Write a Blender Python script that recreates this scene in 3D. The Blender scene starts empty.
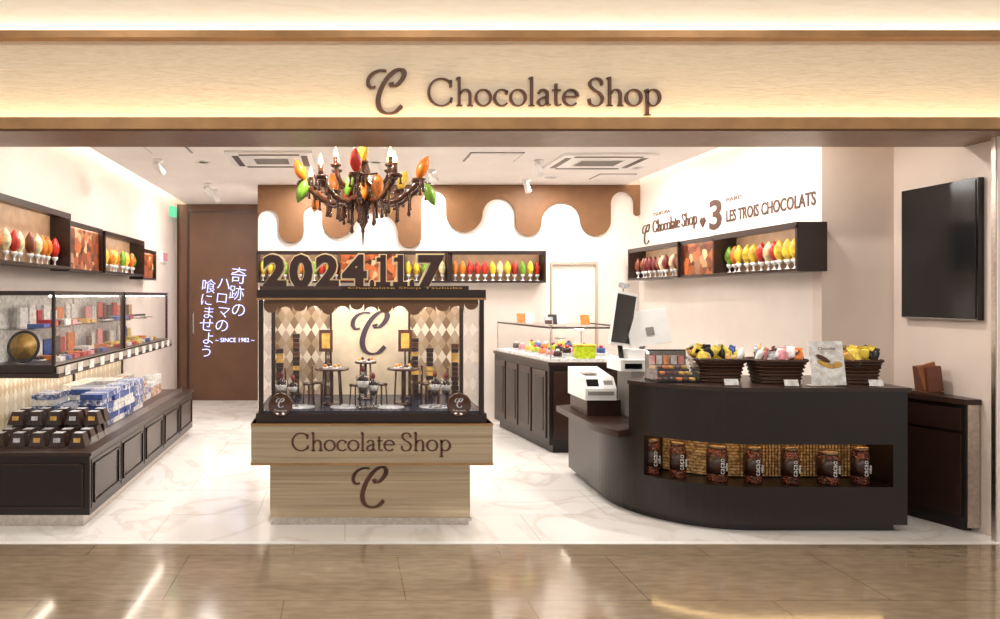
import bpy, math, random
from mathutils import Matrix, Vector
random.seed(7)
sc = bpy.context.scene
pi = math.pi

# ------------------------------------------------------------------ materials
def lin(c):
    o = []
    for v in c[:3]:
        v = v / 255.0
        o.append(v / 12.92 if v <= 0.04045 else ((v + 0.055) / 1.055) ** 2.4)
    return (o[0], o[1], o[2], 1.0)

def newmat(name):
    m = bpy.data.materials.new(name); m.use_nodes = True
    nt = m.node_tree
    return m, nt, nt.nodes['Principled BSDF']

def ramp(nt, cols):
    r = nt.nodes.new('ShaderNodeValToRGB')
    e = r.color_ramp.elements
    while len(e) < len(cols): e.new(0.5)
    for i, (p, c) in enumerate(cols):
        e[i].position = p; e[i].color = lin(c)
    return r

def coords(nt, scale=(1, 1, 1), rot=(0, 0, 0), loc=(0, 0, 0)):
    t = nt.nodes.new('ShaderNodeTexCoord'); mp = nt.nodes.new('ShaderNodeMapping')
    mp.inputs['Scale'].default_value = scale; mp.inputs['Rotation'].default_value = rot
    mp.inputs['Location'].default_value = loc
    nt.links.new(t.outputs['Object'], mp.inputs['Vector'])
    return mp

def M(name, rgb, rough=0.5, metal=0.0, em=0.0, var=0.06, ns=12.0, coat=0.0, bump=0.0):
    m, nt, b = newmat(name)
    b.inputs['Roughness'].default_value = rough
    b.inputs['Metallic'].default_value = metal
    b.inputs['Coat Weight'].default_value = coat
    mp = coords(nt)
    n = nt.nodes.new('ShaderNodeTexNoise'); n.inputs['Scale'].default_value = ns; n.inputs['Detail'].default_value = 4
    nt.links.new(mp.outputs[0], n.inputs['Vector'])
    c1 = tuple(max(0, v * (1 - var)) for v in rgb); c2 = tuple(min(255, v * (1 + var)) for v in rgb)
    r = ramp(nt, [(0.35, c1), (0.65, c2)])
    nt.links.new(n.outputs['Fac'], r.inputs[0])
    nt.links.new(r.outputs[0], b.inputs['Base Color'])
    if em > 0:
        b.inputs['Emission Color'].default_value = lin(rgb)
        b.inputs['Emission Strength'].default_value = em
    if bump > 0:
        bp = nt.nodes.new('ShaderNodeBump'); bp.inputs['Strength'].default_value = bump; bp.inputs['Distance'].default_value = 0.01
        nt.links.new(n.outputs['Fac'], bp.inputs['Height']); nt.links.new(bp.outputs[0], b.inputs['Normal'])
    return m

def grain(name, cols, scale, rough, bump=0.0, dist=1.5, nscale=3.0, coat=0.0, wave=False, metal=0.0):
    m, nt, b = newmat(name)
    b.inputs['Roughness'].default_value = rough
    b.inputs['Coat Weight'].default_value = coat
    b.inputs['Metallic'].default_value = metal
    mp = coords(nt, scale)
    if wave:
        n = nt.nodes.new('ShaderNodeTexWave'); n.bands_direction = 'Z'
        n.inputs['Scale'].default_value = nscale; n.inputs['Distortion'].default_value = dist
        n.inputs['Detail'].default_value = 3; out = n.outputs['Fac']
    else:
        n = nt.nodes.new('ShaderNodeTexNoise'); n.inputs['Scale'].default_value = nscale
        n.inputs['Detail'].default_value = 6; n.inputs['Distortion'].default_value = dist; out = n.outputs['Fac']
    nt.links.new(mp.outputs[0], n.inputs['Vector'])
    r = ramp(nt, cols); nt.links.new(out, r.inputs[0]); nt.links.new(r.outputs[0], b.inputs['Base Color'])
    if bump:
        bp = nt.nodes.new('ShaderNodeBump'); bp.inputs['Strength'].default_value = bump; bp.inputs['Distance'].default_value = 0.01
        nt.links.new(out, bp.inputs['Height']); nt.links.new(bp.outputs[0], b.inputs['Normal'])
    return m

def argyle(name, cols, scale, axis, rough=0.5, em=0.0):
    m, nt, b = newmat(name); b.inputs['Roughness'].default_value = rough
    if axis == 'Y': mp = coords(nt, (scale, 0.001, scale * .62))
    else: mp = coords(nt, (0.001, scale, scale * .62))
    rm = nt.nodes.new('ShaderNodeMapping')
    rm.inputs['Rotation'].default_value = (0, pi / 4, 0) if axis == 'Y' else (pi / 4, 0, 0)
    nt.links.new(mp.outputs[0], rm.inputs['Vector'])
    rm.inputs['Location'].default_value = (0.0, 0.5, 0.0) if axis == 'Y' else (0.5, 0, 0)
    c1 = nt.nodes.new('ShaderNodeTexChecker'); c1.inputs['Scale'].default_value = 1
    c1.inputs['Color1'].default_value = lin(cols[0]); c1.inputs['Color2'].default_value = lin(cols[1])
    c2 = nt.nodes.new('ShaderNodeTexChecker'); c2.inputs['Scale'].default_value = 0.5
    c2.inputs['Color1'].default_value = (1, 1, 1, 1); c2.inputs['Color2'].default_value = lin(cols[2])
    nt.links.new(rm.outputs[0], c1.inputs['Vector']); nt.links.new(rm.outputs[0], c2.inputs['Vector'])
    mx = nt.nodes.new('ShaderNodeMix'); mx.data_type = 'RGBA'; mx.blend_type = 'MULTIPLY'; mx.inputs[0].default_value = 1
    nt.links.new(c1.outputs[0], mx.inputs[6]); nt.links.new(c2.outputs[0], mx.inputs[7])
    nt.links.new(mx.outputs[2], b.inputs['Base Color'])
    if em:
        nt.links.new(mx.outputs[2], b.inputs['Emission Color']); b.inputs['Emission Strength'].default_value = em
    return m

def voro(name, cols, scale, rough=0.5, em=0.0, bump=0.0, vec=(1, 1, 1)):
    m, nt, b = newmat(name); b.inputs['Roughness'].default_value = rough
    mp = coords(nt, vec)
    v = nt.nodes.new('ShaderNodeTexVoronoi'); v.inputs['Scale'].default_value = scale
    nt.links.new(mp.outputs[0], v.inputs['Vector'])
    sp = nt.nodes.new('ShaderNodeSeparateColor'); nt.links.new(v.outputs['Color'], sp.inputs[0])
    r = ramp(nt, cols); nt.links.new(sp.outputs[0], r.inputs[0]); nt.links.new(r.outputs[0], b.inputs['Base Color'])
    if em:
        nt.links.new(r.outputs[0], b.inputs['Emission Color']); b.inputs['Emission Strength'].default_value = em
    if bump:
        bp = nt.nodes.new('ShaderNodeBump'); bp.inputs['Strength'].default_value = bump; bp.inputs['Distance'].default_value = 0.01
        nt.links.new(v.outputs['Distance'], bp.inputs['Height']); nt.links.new(bp.outputs[0], b.inputs['Normal'])
    return m

def emis(name, rgb, s):
    m = bpy.data.materials.new(name); m.use_nodes = True
    nt = m.node_tree; nt.nodes.clear()
    e = nt.nodes.new('ShaderNodeEmission'); o = nt.nodes.new('ShaderNodeOutputMaterial')
    e.inputs[0].default_value = lin(rgb); e.inputs[1].default_value = s
    nt.links.new(e.outputs[0], o.inputs[0]); return m

def glassmat(name, tint=(255, 255, 255), refl=1.0):
    m = bpy.data.materials.new(name); m.use_nodes = True
    nt = m.node_tree; nt.nodes.clear()
    o = nt.nodes.new('ShaderNodeOutputMaterial'); mx = nt.nodes.new('ShaderNodeMixShader')
    t = nt.nodes.new('ShaderNodeBsdfTransparent'); g = nt.nodes.new('ShaderNodeBsdfGlossy')
    t.inputs[0].default_value = lin(tint); g.inputs['Roughness'].default_value = 0.02
    f = nt.nodes.new('ShaderNodeLayerWeight'); f.inputs[0].default_value = 0.5
    pw = nt.nodes.new('ShaderNodeMath'); pw.operation = 'POWER'; pw.inputs[1].default_value = 4
    ma = nt.nodes.new('ShaderNodeMath'); ma.operation = 'MULTIPLY_ADD'; ma.inputs[1].default_value = .7 * refl; ma.inputs[2].default_value = .025 * refl
    nt.links.new(f.outputs['Facing'], pw.inputs[0]); nt.links.new(pw.outputs[0], ma.inputs[0]); nt.links.new(ma.outputs[0], mx.inputs[0])
    nt.links.new(t.outputs[0], mx.inputs[1]); nt.links.new(g.outputs[0], mx.inputs[2])
    nt.links.new(mx.outputs[0], o.inputs[0]); return m

WALL = M('wall_plaster', (233, 222, 213), 0.75, var=0.012, ns=3)
WALLB = M('wall_plaster_beige', (224, 208, 196), 0.75, var=0.012, ns=3)
CEIL = M('ceiling_paint', (242, 237, 233), 0.8, var=0.01, ns=3)
WHITE = M('white_plastic', (240, 239, 237), 0.35, var=0.01)
GREY = M('grey_plastic', (140, 134, 128), 0.4, var=0.03)
DARK = M('dark_brown_laminate', (27, 16, 12), 0.32, var=0.08, ns=8)
DARK2 = M('dark_brown_trim', (50, 32, 25), 0.3, var=0.08)
FRAME = M('case_frame_brown', (44, 27, 21), 0.28, var=0.06)
SHBACK = M('shelf_back_tan', (172, 138, 108), 0.5, var=0.05)
BLACK = M('black_gloss', (14, 13, 14), 0.15, var=0.1)
SCREEN = M('black_screen_glass', (26, 26, 28), 0.16, var=0.05)
STEEL = M('brushed_steel', (205, 198, 190), 0.28, 1.0, var=0.05, ns=40)
CHOC = M('chocolate_brown', (116, 78, 44), 0.6, var=0.03)
DRIP = M('chocolate_gloss', (76, 41, 24), 0.15, var=0.1, coat=0.6)
SIGN = M('sign_brown', (82, 50, 36), 0.45, var=0.05)
GOLD = M('gold_brown_edge', (170, 130, 86), 0.35, 0.35, var=0.06, ns=6)
SOFF = M('soffit_brown', (128, 94, 66), 0.35, var=0.05)
DOORB = M('brown_door_panel', (98, 67, 46), 0.5, var=0.05, ns=4)
DOORW = M('white_door_panel', (238, 228, 218), 0.6, var=0.01)
DOORL = M('door_reveal_tan', (196, 176, 158), 0.6, var=0.01)
GLASS = glassmat('clear_glass')
ACRY = glassmat('acrylic_clear', (246, 246, 246), 2.5)
LEDW = emis('led_warm', (255, 240, 218), 12.0)
LEDC = emis('led_cove_white', (255, 246, 234), 95.0)
LEDR = emis('led_cove_white_right', (255, 246, 234), 70.0)
LEDS = emis('led_shelf', (255, 243, 226), 18.0)
LEDF = emis('led_fascia', (255, 230, 190), 20.0)
LEDU = emis('led_upper', (255, 240, 216), 26.0)
LEDN = emis('led_niche', (255, 214, 150), 9.0)
BULB = emis('flame_bulb', (255, 214, 140), 8.0)
NEON = emis('neon_lavender', (196, 200, 255), 2.6)
FASC = grain('fascia_stone', [(0.2, (224, 206, 176)), (0.5, (238, 222, 196)), (0.8, (246, 232, 210))], (0.6, 1, 5.0), 0.55, 0.35, dist=1.5, nscale=12)
UPW = grain('upper_wall_white', [(0.3, (244, 234, 218)), (0.7, (250, 243, 230))], (0.5, 1, 3), 0.6, 0.0, dist=2, nscale=6)
PANW = grain('champagne_metal_panel', [(0.25, (168, 150, 124)), (0.5, (194, 176, 148)), (0.75, (216, 200, 172))], (0.3, 1, 22), 0.17, 0.0, dist=.4, nscale=3, coat=0.4, metal=0.7)
ARG = argyle('argyle_case', [(222, 206, 182), (178, 154, 130), (190, 172, 152)], 22, 'Y', 0.5, 0.05)
ARGL = argyle('argyle_counter', [(240, 232, 216), (220, 204, 180), (240, 230, 214)], 22, 'X', 0.5, 0.1)  # slight emission puts the under-shelf glow into the panel itself
POST = voro('poster_chocolate', [(0.0, (60, 25, 12)), (0.35, (140, 66, 34)), (0.6, (190, 100, 50)), (0.8, (90, 40, 20)), (1.0, (235, 190, 140))], 14, 0.3, 0.2)
BLUEP = voro('blue_gift_wrap', [(0.0, (50, 66, 112)), (0.4, (86, 104, 160)), (0.7, (140, 152, 190)), (0.9, (230, 230, 240))], 60, 0.35)
ORP = voro('orange_gift_wrap', [(0.0, (190, 110, 60)), (0.4, (235, 200, 170)), (0.7, (240, 225, 210)), (0.9, (120, 70, 50))], 50, 0.4)
BEAN = voro('cocoa_beans', [(0.0, (40, 16, 10)), (0.5, (92, 42, 24)), (1.0, (150, 76, 46))], 90, 0.25, bump=0.8)
WICK = voro('gold_lattice', [(0.0, (120, 84, 46)), (0.5, (182, 136, 80)), (1.0, (216, 172, 112))], 70, 0.4, 0.18)
BASK = grain('wicker_brown', [(0.3, (42, 24, 14)), (0.7, (104, 66, 40))], (6, 6, 1), 0.5, 0.8, dist=2, nscale=28, wave=True)
NAVY = M('navy_display_deck', (44, 46, 66), 0.25, var=.1)
BEIGE = M('beige_backdrop', (222, 202, 172), 0.5, var=.03)
INK = M('logo_ink', (70, 52, 62), 0.4)
PALETTE = {'red': (190, 44, 30), 'orange': (236, 126, 34), 'yellow': (244, 196, 56), 'green': (120, 165, 50), 'dkgreen': (50, 110, 50), 'cream': (238, 218, 170), 'brown': (130, 66, 38), 'wine': (120, 24, 30)}
POD = {k: M('cocoa_pod_' + k, v, 0.3, var=0.15, ns=20, coat=0.3) for k, v in PALETTE.items()}
PC = {k: M('product_' + k, v, 0.35, var=0.12, ns=30) for k, v in {
    'white': (240, 235, 228), 'pink': (232, 150, 160), 'lime': (190, 210, 40), 'blue': (62, 88, 156), 'gold': (210, 165, 80),
    'black': (24, 20, 22), 'orange': (232, 130, 50), 'red': (190, 40, 40), 'brown': (84, 48, 30), 'silver': (200, 200, 205), 'yellow': (240, 205, 80), 'choc': (52, 28, 19)}.items()}

def marble():
    m, nt, b = newmat('marble_floor')
    b.inputs['Roughness'].default_value = 0.1
    mp = coords(nt)
    n = nt.nodes.new('ShaderNodeTexNoise'); n.inputs['Scale'].default_value = 1.1; n.inputs['Detail'].default_value = 8
    n.inputs['Distortion'].default_value = 1.6; nt.links.new(mp.outputs[0], n.inputs['Vector'])
    r = ramp(nt, [(0.0, (246, 243, 240)), (0.46, (245, 242, 238)), (0.5, (230, 223, 217)), (0.54, (246, 243, 240)), (1.0, (248, 245, 242))])
    nt.links.new(n.outputs['Fac'], r.inputs[0])
    br = nt.nodes.new('ShaderNodeTexBrick'); br.offset = 0.5
    br.inputs['Color1'].default_value = (1, 1, 1, 1); br.inputs['Color2'].default_value = (0.98, 0.98, 0.98, 1)
    br.inputs['Mortar'].default_value = lin((218, 212, 206)); br.inputs['Scale'].default_value = 1
    br.inputs['Mortar Size'].default_value = 0.003; br.inputs['Brick Width'].default_value = 1.2; br.inputs['Row Height'].default_value = 0.6
    nt.links.new(mp.outputs[0], br.inputs['Vector'])
    mx = nt.nodes.new('ShaderNodeMix'); mx.data_type = 'RGBA'; mx.blend_type = 'MULTIPLY'; mx.inputs[0].default_value = 1
    nt.links.new(r.outputs[0], mx.inputs[6]); nt.links.new(br.outputs[0], mx.inputs[7]); nt.links.new(mx.outputs[2], b.inputs['Base Color'])
    return m
def malltile():
    m, nt, b = newmat('mall_floor_tile')
    b.inputs['Roughness'].default_value = 0.14; b.inputs['Coat Weight'].default_value = 0.8; b.inputs['Coat Roughness'].default_value = 0.08
    mp = coords(nt, (0.8, 3.0, 1))
    n = nt.nodes.new('ShaderNodeTexNoise'); n.inputs['Scale'].default_value = 9; n.inputs['Detail'].default_value = 9
    n.inputs['Distortion'].default_value = 0.3; nt.links.new(mp.outputs[0], n.inputs['Vector'])
    r = ramp(nt, [(0.3, (134, 116, 95)), (0.5, (146, 128, 106)), (0.7, (158, 139, 116))])
    nt.links.new(n.outputs['Fac'], r.inputs[0])
    mp2 = coords(nt, loc=(.3, .15, 0))
    br = nt.nodes.new('ShaderNodeTexBrick'); br.offset = 0.5
    br.inputs['Color1'].default_value = (1, 1, 1, 1); br.inputs['Color2'].default_value = (0.93, 0.93, 0.93, 1)
    br.inputs['Mortar'].default_value = lin((196, 190, 182)); br.inputs['Scale'].default_value = 1
    br.inputs['Mortar Size'].default_value = 0.003; br.inputs['Brick Width'].default_value = 1.2; br.inputs['Row Height'].default_value = 0.6
    nt.links.new(mp2.outputs[0], br.inputs['Vector'])
    mx = nt.nodes.new('ShaderNodeMix'); mx.data_type = 'RGBA'; mx.blend_type = 'MULTIPLY'; mx.inputs[0].default_value = 1
    nt.links.new(r.outputs[0], mx.inputs[6]); nt.links.new(br.outputs[0], mx.inputs[7]); nt.links.new(mx.outputs[2], b.inputs['Base Color'])
    return m
MARB = marble(); MALL = malltile()

# ------------------------------------------------------------------ mesh builder
class B:
    def __init__(s):
        s.v = []; s.f = []; s.m = []; s.sm = []; s.mats = []; s.T = Matrix.Identity(4)
    def mi(s, mat):
        if mat not in s.mats: s.mats.append(mat)
        return s.mats.index(mat)
    def add(s, vs, fs, mat, smooth=False):
        o = len(s.v); k = s.mi(mat)
        s.v += [s.T @ Vector(p) for p in vs]
        for f in fs:
            s.f.append([i + o for i in f]); s.m.append(k); s.sm.append(smooth)
    def box(s, x0, x1, y0, y1, z0, z1, mat, R=None):
        vs = [(x, y, z) for x in (x0, x1) for y in (y0, y1) for z in (z0, z1)]
        if R is not None:
            c = Vector(((x0 + x1) / 2, (y0 + y1) / 2, (z0 + z1) / 2))
            vs = [c + R @ (Vector(p) - c) for p in vs]
        s.add(vs, [(0, 1, 3, 2), (4, 6, 7, 5), (0, 4, 5, 1), (2, 3, 7, 6), (0, 2, 6, 4), (1, 5, 7, 3)], mat)
    def quad(s, a, b_, c, d, mat): s.add([a, b_, c, d], [(0, 1, 2, 3)], mat)
    def prism(s, poly, z0, z1, mat, smooth=False):
        n = len(poly)
        a = sum(poly[i][0] * poly[(i + 1) % n][1] - poly[(i + 1) % n][0] * poly[i][1] for i in range(n))
        if a < 0: poly = poly[::-1]
        vs = [(p[0], p[1], z0) for p in poly] + [(p[0], p[1], z1) for p in poly]
        s.add(vs, [tuple(range(n))[::-1], tuple(range(n, 2 * n))], mat)
        s.add(vs, [(i, (i + 1) % n, n + (i + 1) % n, n + i) for i in range(n)], mat, smooth)
    def lathe(s, prof, c, mat, seg=20, smooth=True):
        vs = []; fs = []; n = len(prof)
        for r, z in prof:
            for k in range(seg):
                a = 2 * pi * k / seg
                vs.append((c[0] + r * math.cos(a), c[1] + r * math.sin(a), c[2] + z))
        for i in range(n - 1):
            for k in range(seg):
                k2 = (k + 1) % seg
                fs.append((i * seg + k, i * seg + k2, (i + 1) * seg + k2, (i + 1) * seg + k))
        if prof[0][0] > 1e-4: fs.append(tuple(range(seg))[::-1])
        if prof[-1][0] > 1e-4: fs.append(tuple(range((n - 1) * seg, n * seg)))
        s.add(vs, fs, mat, smooth)
    def cyl(s, c, r, h, mat, seg=20, r2=None):
        s.lathe([(r, 0), (r if r2 is None else r2, h)], c, mat, seg, seg > 8)
    def tube(s, pts, rad, mat, seg=8):
        pts = [Vector(p) for p in pts]; n = len(pts)
        if not isinstance(rad, (list, tuple)): rad = [rad] * n
        vs = []; fs = []; up = Vector((0.13, 0.21, 1))
        for i, p in enumerate(pts):
            d = (pts[min(i + 1, n - 1)] - pts[max(i - 1, 0)]).normalized()
            a = d.cross(up)
            if a.length < 0.05: a = d.cross(Vector((1, 0, 0)))
            a.normalize(); b = d.cross(a)
            for k in range(seg):
                t = 2 * pi * k / seg
                vs.append(p + rad[i] * (a * math.cos(t) + b * math.sin(t)))
        for i in range(n - 1):
            for k in range(seg):
                k2 = (k + 1) % seg
                fs.append((i * seg + k, i * seg + k2, (i + 1) * seg + k2, (i + 1) * seg + k))
        fs.append(tuple(range(seg))[::-1]); fs.append(tuple(range((n - 1) * seg, n * seg)))
        s.add(vs, fs, mat, True)
    def pod(s, c, L, r, mat, d=(0, 0, 1), seg=20):
        q = Vector((0, 0, 1)).rotation_difference(Vector(d).normalized())
        vs = []; fs = []; n = 10; c = Vector(c)
        for i in range(n + 1):
            t = i / n
            rr = r * (math.sin(pi * min(0.985, max(0.015, t))) ** 0.75) * (1 - 0.18 * t)
            for k in range(seg):
                a = 2 * pi * k / seg
                q2 = rr * (1 + 0.09 * math.cos(5 * a * 2))
                vs.append(c + q @ Vector((q2 * math.cos(a), q2 * math.sin(a), (t - 0.5) * L)))
        for i in range(n):
            for k in range(seg):
                k2 = (k + 1) % seg
                fs.append((i * seg + k, i * seg + k2, (i + 1) * seg + k2, (i + 1) * seg + k))
        fs.append(tuple(range(seg))[::-1]); fs.append(tuple(range(n * seg, (n + 1) * seg)))
        s.add(vs, fs, mat, True)
    def blob(s, c, rx, ry, rz, mat, R=None, e=1.0, seg=12, n=8):
        vs = []; fs = []; c = Vector(c)
        sg = lambda v: math.copysign(abs(v) ** e, v)
        for i in range(n + 1):
            ph = -pi / 2 + pi * i / n
            for k in range(seg):
                a = 2 * pi * k / seg
                p = Vector((rx * sg(math.cos(ph)) * sg(math.cos(a)), ry * sg(math.cos(ph)) * sg(math.sin(a)), rz * sg(math.sin(ph))))
                vs.append(c + (R @ p if R is not None else p))
        for i in range(n):
            for k in range(seg):
                k2 = (k + 1) % seg
                fs.append((i * seg + k, i * seg + k2, (i + 1) * seg + k2, (i + 1) * seg + k))
        s.add(vs, fs, mat, True)
    def ribbon(s, pts, F, mat, thick=0.11, thin=0.035, dep=0.02, sc_=1.0):
        n = len(pts)
        if n < 2: return
        vs = []; fs = []
        for i, p in enumerate(pts):
            a = pts[max(i - 1, 0)]; b = pts[min(i + 1, n - 1)]
            dx, dy = b[0] - a[0], b[1] - a[1]; l = math.hypot(dx, dy) or 1e-6; dx /= l; dy /= l
            w = thin + (thick - thin) * abs(dy) ** 1.5
            nx, ny = -dy * w / 2, dx * w / 2
            for (x, y) in ((p[0] + nx, p[1] + ny), (p[0] - nx, p[1] - ny)):
                vs.append(F @ Vector((x * sc_, y * sc_, dep))); vs.append(F @ Vector((x * sc_, y * sc_, 0)))
        for i in range(n - 1):
            a = 4 * i; b = 4 * (i + 1)
            fs += [(a, a + 2, b + 2, b), (a, b, b + 1, a + 1), (a + 2, a + 3, b + 3, b + 2)]
        fs += [(0, 1, 3, 2), (4 * n - 4, 4 * n - 2, 4 * n - 1, 4 * n - 3)]
        s.add(vs, fs, mat)
    def font(s, txt, F, mat, width=None, size=1.0, dep=0.01, offset=0.0, align='LEFT', spacing=1.0, line=1.0):
        cu = bpy.data.curves.new('t', 'FONT'); cu.body = txt; cu.size = size; cu.extrude = dep / 2; cu.offset = offset
        cu.align_x = align; cu.space_character = spacing; cu.space_line = line; cu.resolution_u = 3
        ob = bpy.data.objects.new('t', cu); sc.collection.objects.link(ob)
        dg = bpy.context.evaluated_depsgraph_get(); me = ob.evaluated_get(dg).to_mesh()
        vs = [v.co.copy() for v in me.vertices]; fs = [tuple(p.vertices) for p in me.polygons]
        ob.evaluated_get(dg).to_mesh_clear()
        bpy.data.objects.remove(ob); bpy.data.curves.remove(cu)
        if not vs: return
        k = 1.0; x0 = 0
        if width:
            x0 = min(v.x for v in vs); x1 = max(v.x for v in vs); k = width / (x1 - x0)
        s.add([F @ Vector(((v.x - x0) * k, v.y, v.z)) for v in vs], fs, mat)
    def done(s, name, bevel=0.0):
        me = bpy.data.meshes.new(name); me.from_pydata([tuple(v) for v in s.v], [], s.f)
        for m in s.mats: me.materials.append(m)
        me.polygons.foreach_set('material_index', s.m); me.polygons.foreach_set('use_smooth', s.sm)
        me.update()
        ob = bpy.data.objects.new(name, me); sc.collection.objects.link(ob)
        if bevel:
            md = ob.modifiers.new('bevel', 'BEVEL'); md.width = bevel; md.segments = 2; md.limit_method = 'ANGLE'; md.angle_limit = 0.9
        return ob

def face_cam(x, y, z): return Matrix(((1, 0, 0, x), (0, 0, -1, y), (0, 1, 0, z), (0, 0, 0, 1)))
def face_left(x, y, z): return Matrix(((0, 0, -1, x), (-1, 0, 0, y), (0, 1, 0, z), (0, 0, 0, 1)))
def lamp(parent, name, loc, sx, sy, e, col=(1, .95, .89)):
    l = bpy.data.lights.new(name, 'AREA'); l.shape = 'RECTANGLE'; l.size = sx; l.size_y = sy; l.energy = e; l.color = col
    lo = bpy.data.objects.new(name, l); lo.location = loc; sc.collection.objects.link(lo); lo.parent = parent

def arc(cx, cy, rx, ry, a0, a1, n=22):
    return [(cx + rx * math.cos(math.radians(a0 + (a1 - a0) * i / n)), cy + ry * math.sin(math.radians(a0 + (a1 - a0) * i / n))) for i in range(n + 1)]
def cat(P, k=8):
    out = []; n = len(P)
    for i in range(n - 1):
        p0 = P[max(i - 1, 0)]; p1 = P[i]; p2 = P[i + 1]; p3 = P[min(i + 2, n - 1)]
        for j in range(k):
            t = j / k
            out.append(tuple(0.5 * (2 * p1[d] + (p2[d] - p0[d]) * t + (2 * p0[d] - 5 * p1[d] + 4 * p2[d] - p3[d]) * t * t + (3 * p1[d] - p0[d] - 3 * p2[d] + p3[d]) * t ** 3) for d in range(len(p1))))
    out.append(tuple(P[-1])); return out
def cat3(P, k=6): return cat(P, k)
ser = lambda x, y, w=.1: [(x - w, y), (x + w, y)]
G = {
 'C': ([arc(.48, .5, .42, .49, 42, 318, 34), [(.80, .93), (.80, .68)], [(.83, .30), (.80, .12)]], .95),
 'h': ([[(.14, 0), (.14, 1.03)], cat([(.16, .42), (.26, .56), (.38, .59), (.48, .5), (.5, .36), (.5, 0)]), ser(.14, .015), ser(.5, .015), [(.04, .99), (.16, 1.03)]], .64),
 'o': ([arc(.31, .3, .25, .29, 0, 360, 30)], .63),
 'c': ([arc(.30, .3, .24, .29, 45, 318, 24), [(.47, .55), (.46, .43)]], .54),
 'l': ([[(.14, 0), (.14, 1.03)], ser(.14, .015), [(.04, .99), (.16, 1.03)]], .29),
 'a': ([cat([(.09, .46), (.14, .56), (.25, .59), (.36, .52), (.38, .4), (.38, .1), (.42, .03), (.49, .05)]), cat([(.38, .35), (.24, .31), (.10, .22), (.08, .1), (.17, .01), (.28, .04), (.38, .13)])], .51),
 't': ([cat([(.16, .8), (.16, .5), (.16, .12), (.22, .02), (.33, .06)]), [(.04, .57), (.33, .57)]], .36),
 'e': ([[(.08, .34), (.5, .34)], arc(.30, .3, .24, .29, 8, 318, 26)], .55),
 'S': ([cat([(.50, .76), (.46, .92), (.30, 1.0), (.13, .92), (.10, .75), (.24, .58), (.42, .46), (.52, .28), (.46, .08), (.28, 0), (.11, .07), (.06, .26)])], .62),
 'p': ([[(.14, .58), (.14, -.33)], arc(.33, .3, .23, .29, 150, -150, 26), ser(.14, -.32), [(.04, .55), (.16, .6)]], .64),
 ' ': ([], .3)}
def serif_text(b, txt, F, width, cap, mat, dep=0.015, thick=.10, thin=.04):
    tot = sum(G[c][1] for c in txt); k = width / (tot * cap)
    x = 0
    for c in txt:
        for st in G[c][0]:
            b.ribbon([((p[0] * k + x), p[1]) for p in st], F, mat, thick, thin, dep, cap)
        x += G[c][1] * k
def emblem(b, F, h, mat, dep=0.015, t=.14):
    s = h / 1.25
    b.ribbon(cat([(.63, .86), (.66, .77), (.78, .79), (.92, .93), (.99, 1.09), (.93, 1.21), (.77, 1.20), (.58, 1.05), (.42, .82), (.31, .56), (.27, .32), (.34, .11), (.52, .01), (.74, .05), (.92, .22)], 10), F, mat, t, .045, dep, s)
    b.ribbon(cat([(.20, .74), (.08, .72), (.0, .82), (.02, .98), (.14, 1.12), (.32, 1.19), (.50, 1.18)], 10), F, mat, t * .75, .045, dep, s)

def drip_profile(segs):
    out = []
    for x0, x1, z, k in segs:
        r = (x1 - x0) / 2; c = (x0 + x1) / 2
        for i in range(17):
            a = pi - pi * i / 16
            if k == 't': out.append((c + r * math.cos(a), z + r - r * math.sin(a)))
            else: out.append((c + r * math.cos(a), z - r + r * math.sin(a)))
    return out
def drip_panel(b, prof, ztop, y0, y1, mat):
    n = len(prof); vs = []; fs = []
    for (x, z) in prof: vs += [(x, y0, z), (x, y0, ztop), (x, y1, z), (x, y1, ztop)]
    for i in range(n - 1):
        a = 4 * i; c = a + 4
        if abs(prof[i + 1][0] - prof[i][0]) > 1e-5: fs += [(a, c, c + 1, a + 1)]
        fs += [(a, a + 2, c + 2, c)]
    fs += [(0, 1, 3, 2)]
    b.add(vs, fs, mat)

# ------------------------------------------------------------------ room shell
YB = 8.33; YD = 10.1; CZ = 2.82; XL = -2.45; XR = 3.50; XN = 4.03; YF = 4.25; YR = 5.14
b = B(); b.box(XL - .1, XN + .1, YF, YD + .1, -0.1, 0, MARB); b.done('floor')
b = B(); b.box(-6, 8, -3.5, YF, -0.1, 0, MALL); b.done('floor_mall')
b = B(); b.box(-6, 8, YF - .02, YF + .02, 0, 0.003, WHITE); b.done('trim_threshold')
b = B()
b.box(-2.27, 3.32, 4.56, YD, CZ, CZ + .06, CEIL)
b.box(XL, XN, 4.56, YD, 3.06, 3.12, CEIL)
b.box(3.32, XN, 4.56, 5.14, CZ, CZ + .06, CEIL)
b.box(-2.27, -2.25, 4.56, YD, CZ + .06, CZ + .10, CEIL); b.box(3.30, 3.32, YR, YD, CZ + .06, CZ + .10, CEIL)
b.done('ceiling')
b = B(); b.box(-2.22, -2.19, 4.6, YD - .05, CZ + .062, CZ + .10, LEDC); b.done('cove_light_strip')
b = B(); b.box(3.24, 3.27, 5.2, YB - .05, CZ + .062, CZ + .10, LEDR); b.done('cove_light_strip')
b = B(); b.box(XL - .1, XL, YF, YD + .1, 0, 3.12, WALL); b.done('wall_left')
b = B(); b.box(XR, XR + .1, YR + .1, YB + .1, 0, 3.12, WALL); b.done('wall_right')
b = B(); b.box(XR, XN + .1, YR, YR + .1, 0, 3.12, WALLB); b.done('wall_right_return')
b = B(); b.box(XN, XN + .1, YF, YR, 0, 3.12, WALLB); b.done('wall_right_near')
b = B()
b.box(-1.035, 2.44, YB, YB + .1, 0, 3.06, WALL); b.box(3.01, XR, YB, YB + .1, 0, 3.06, WALL); b.box(2.44, 3.01, YB, YB + .1, 1.9, 3.06, WALL)
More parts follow.
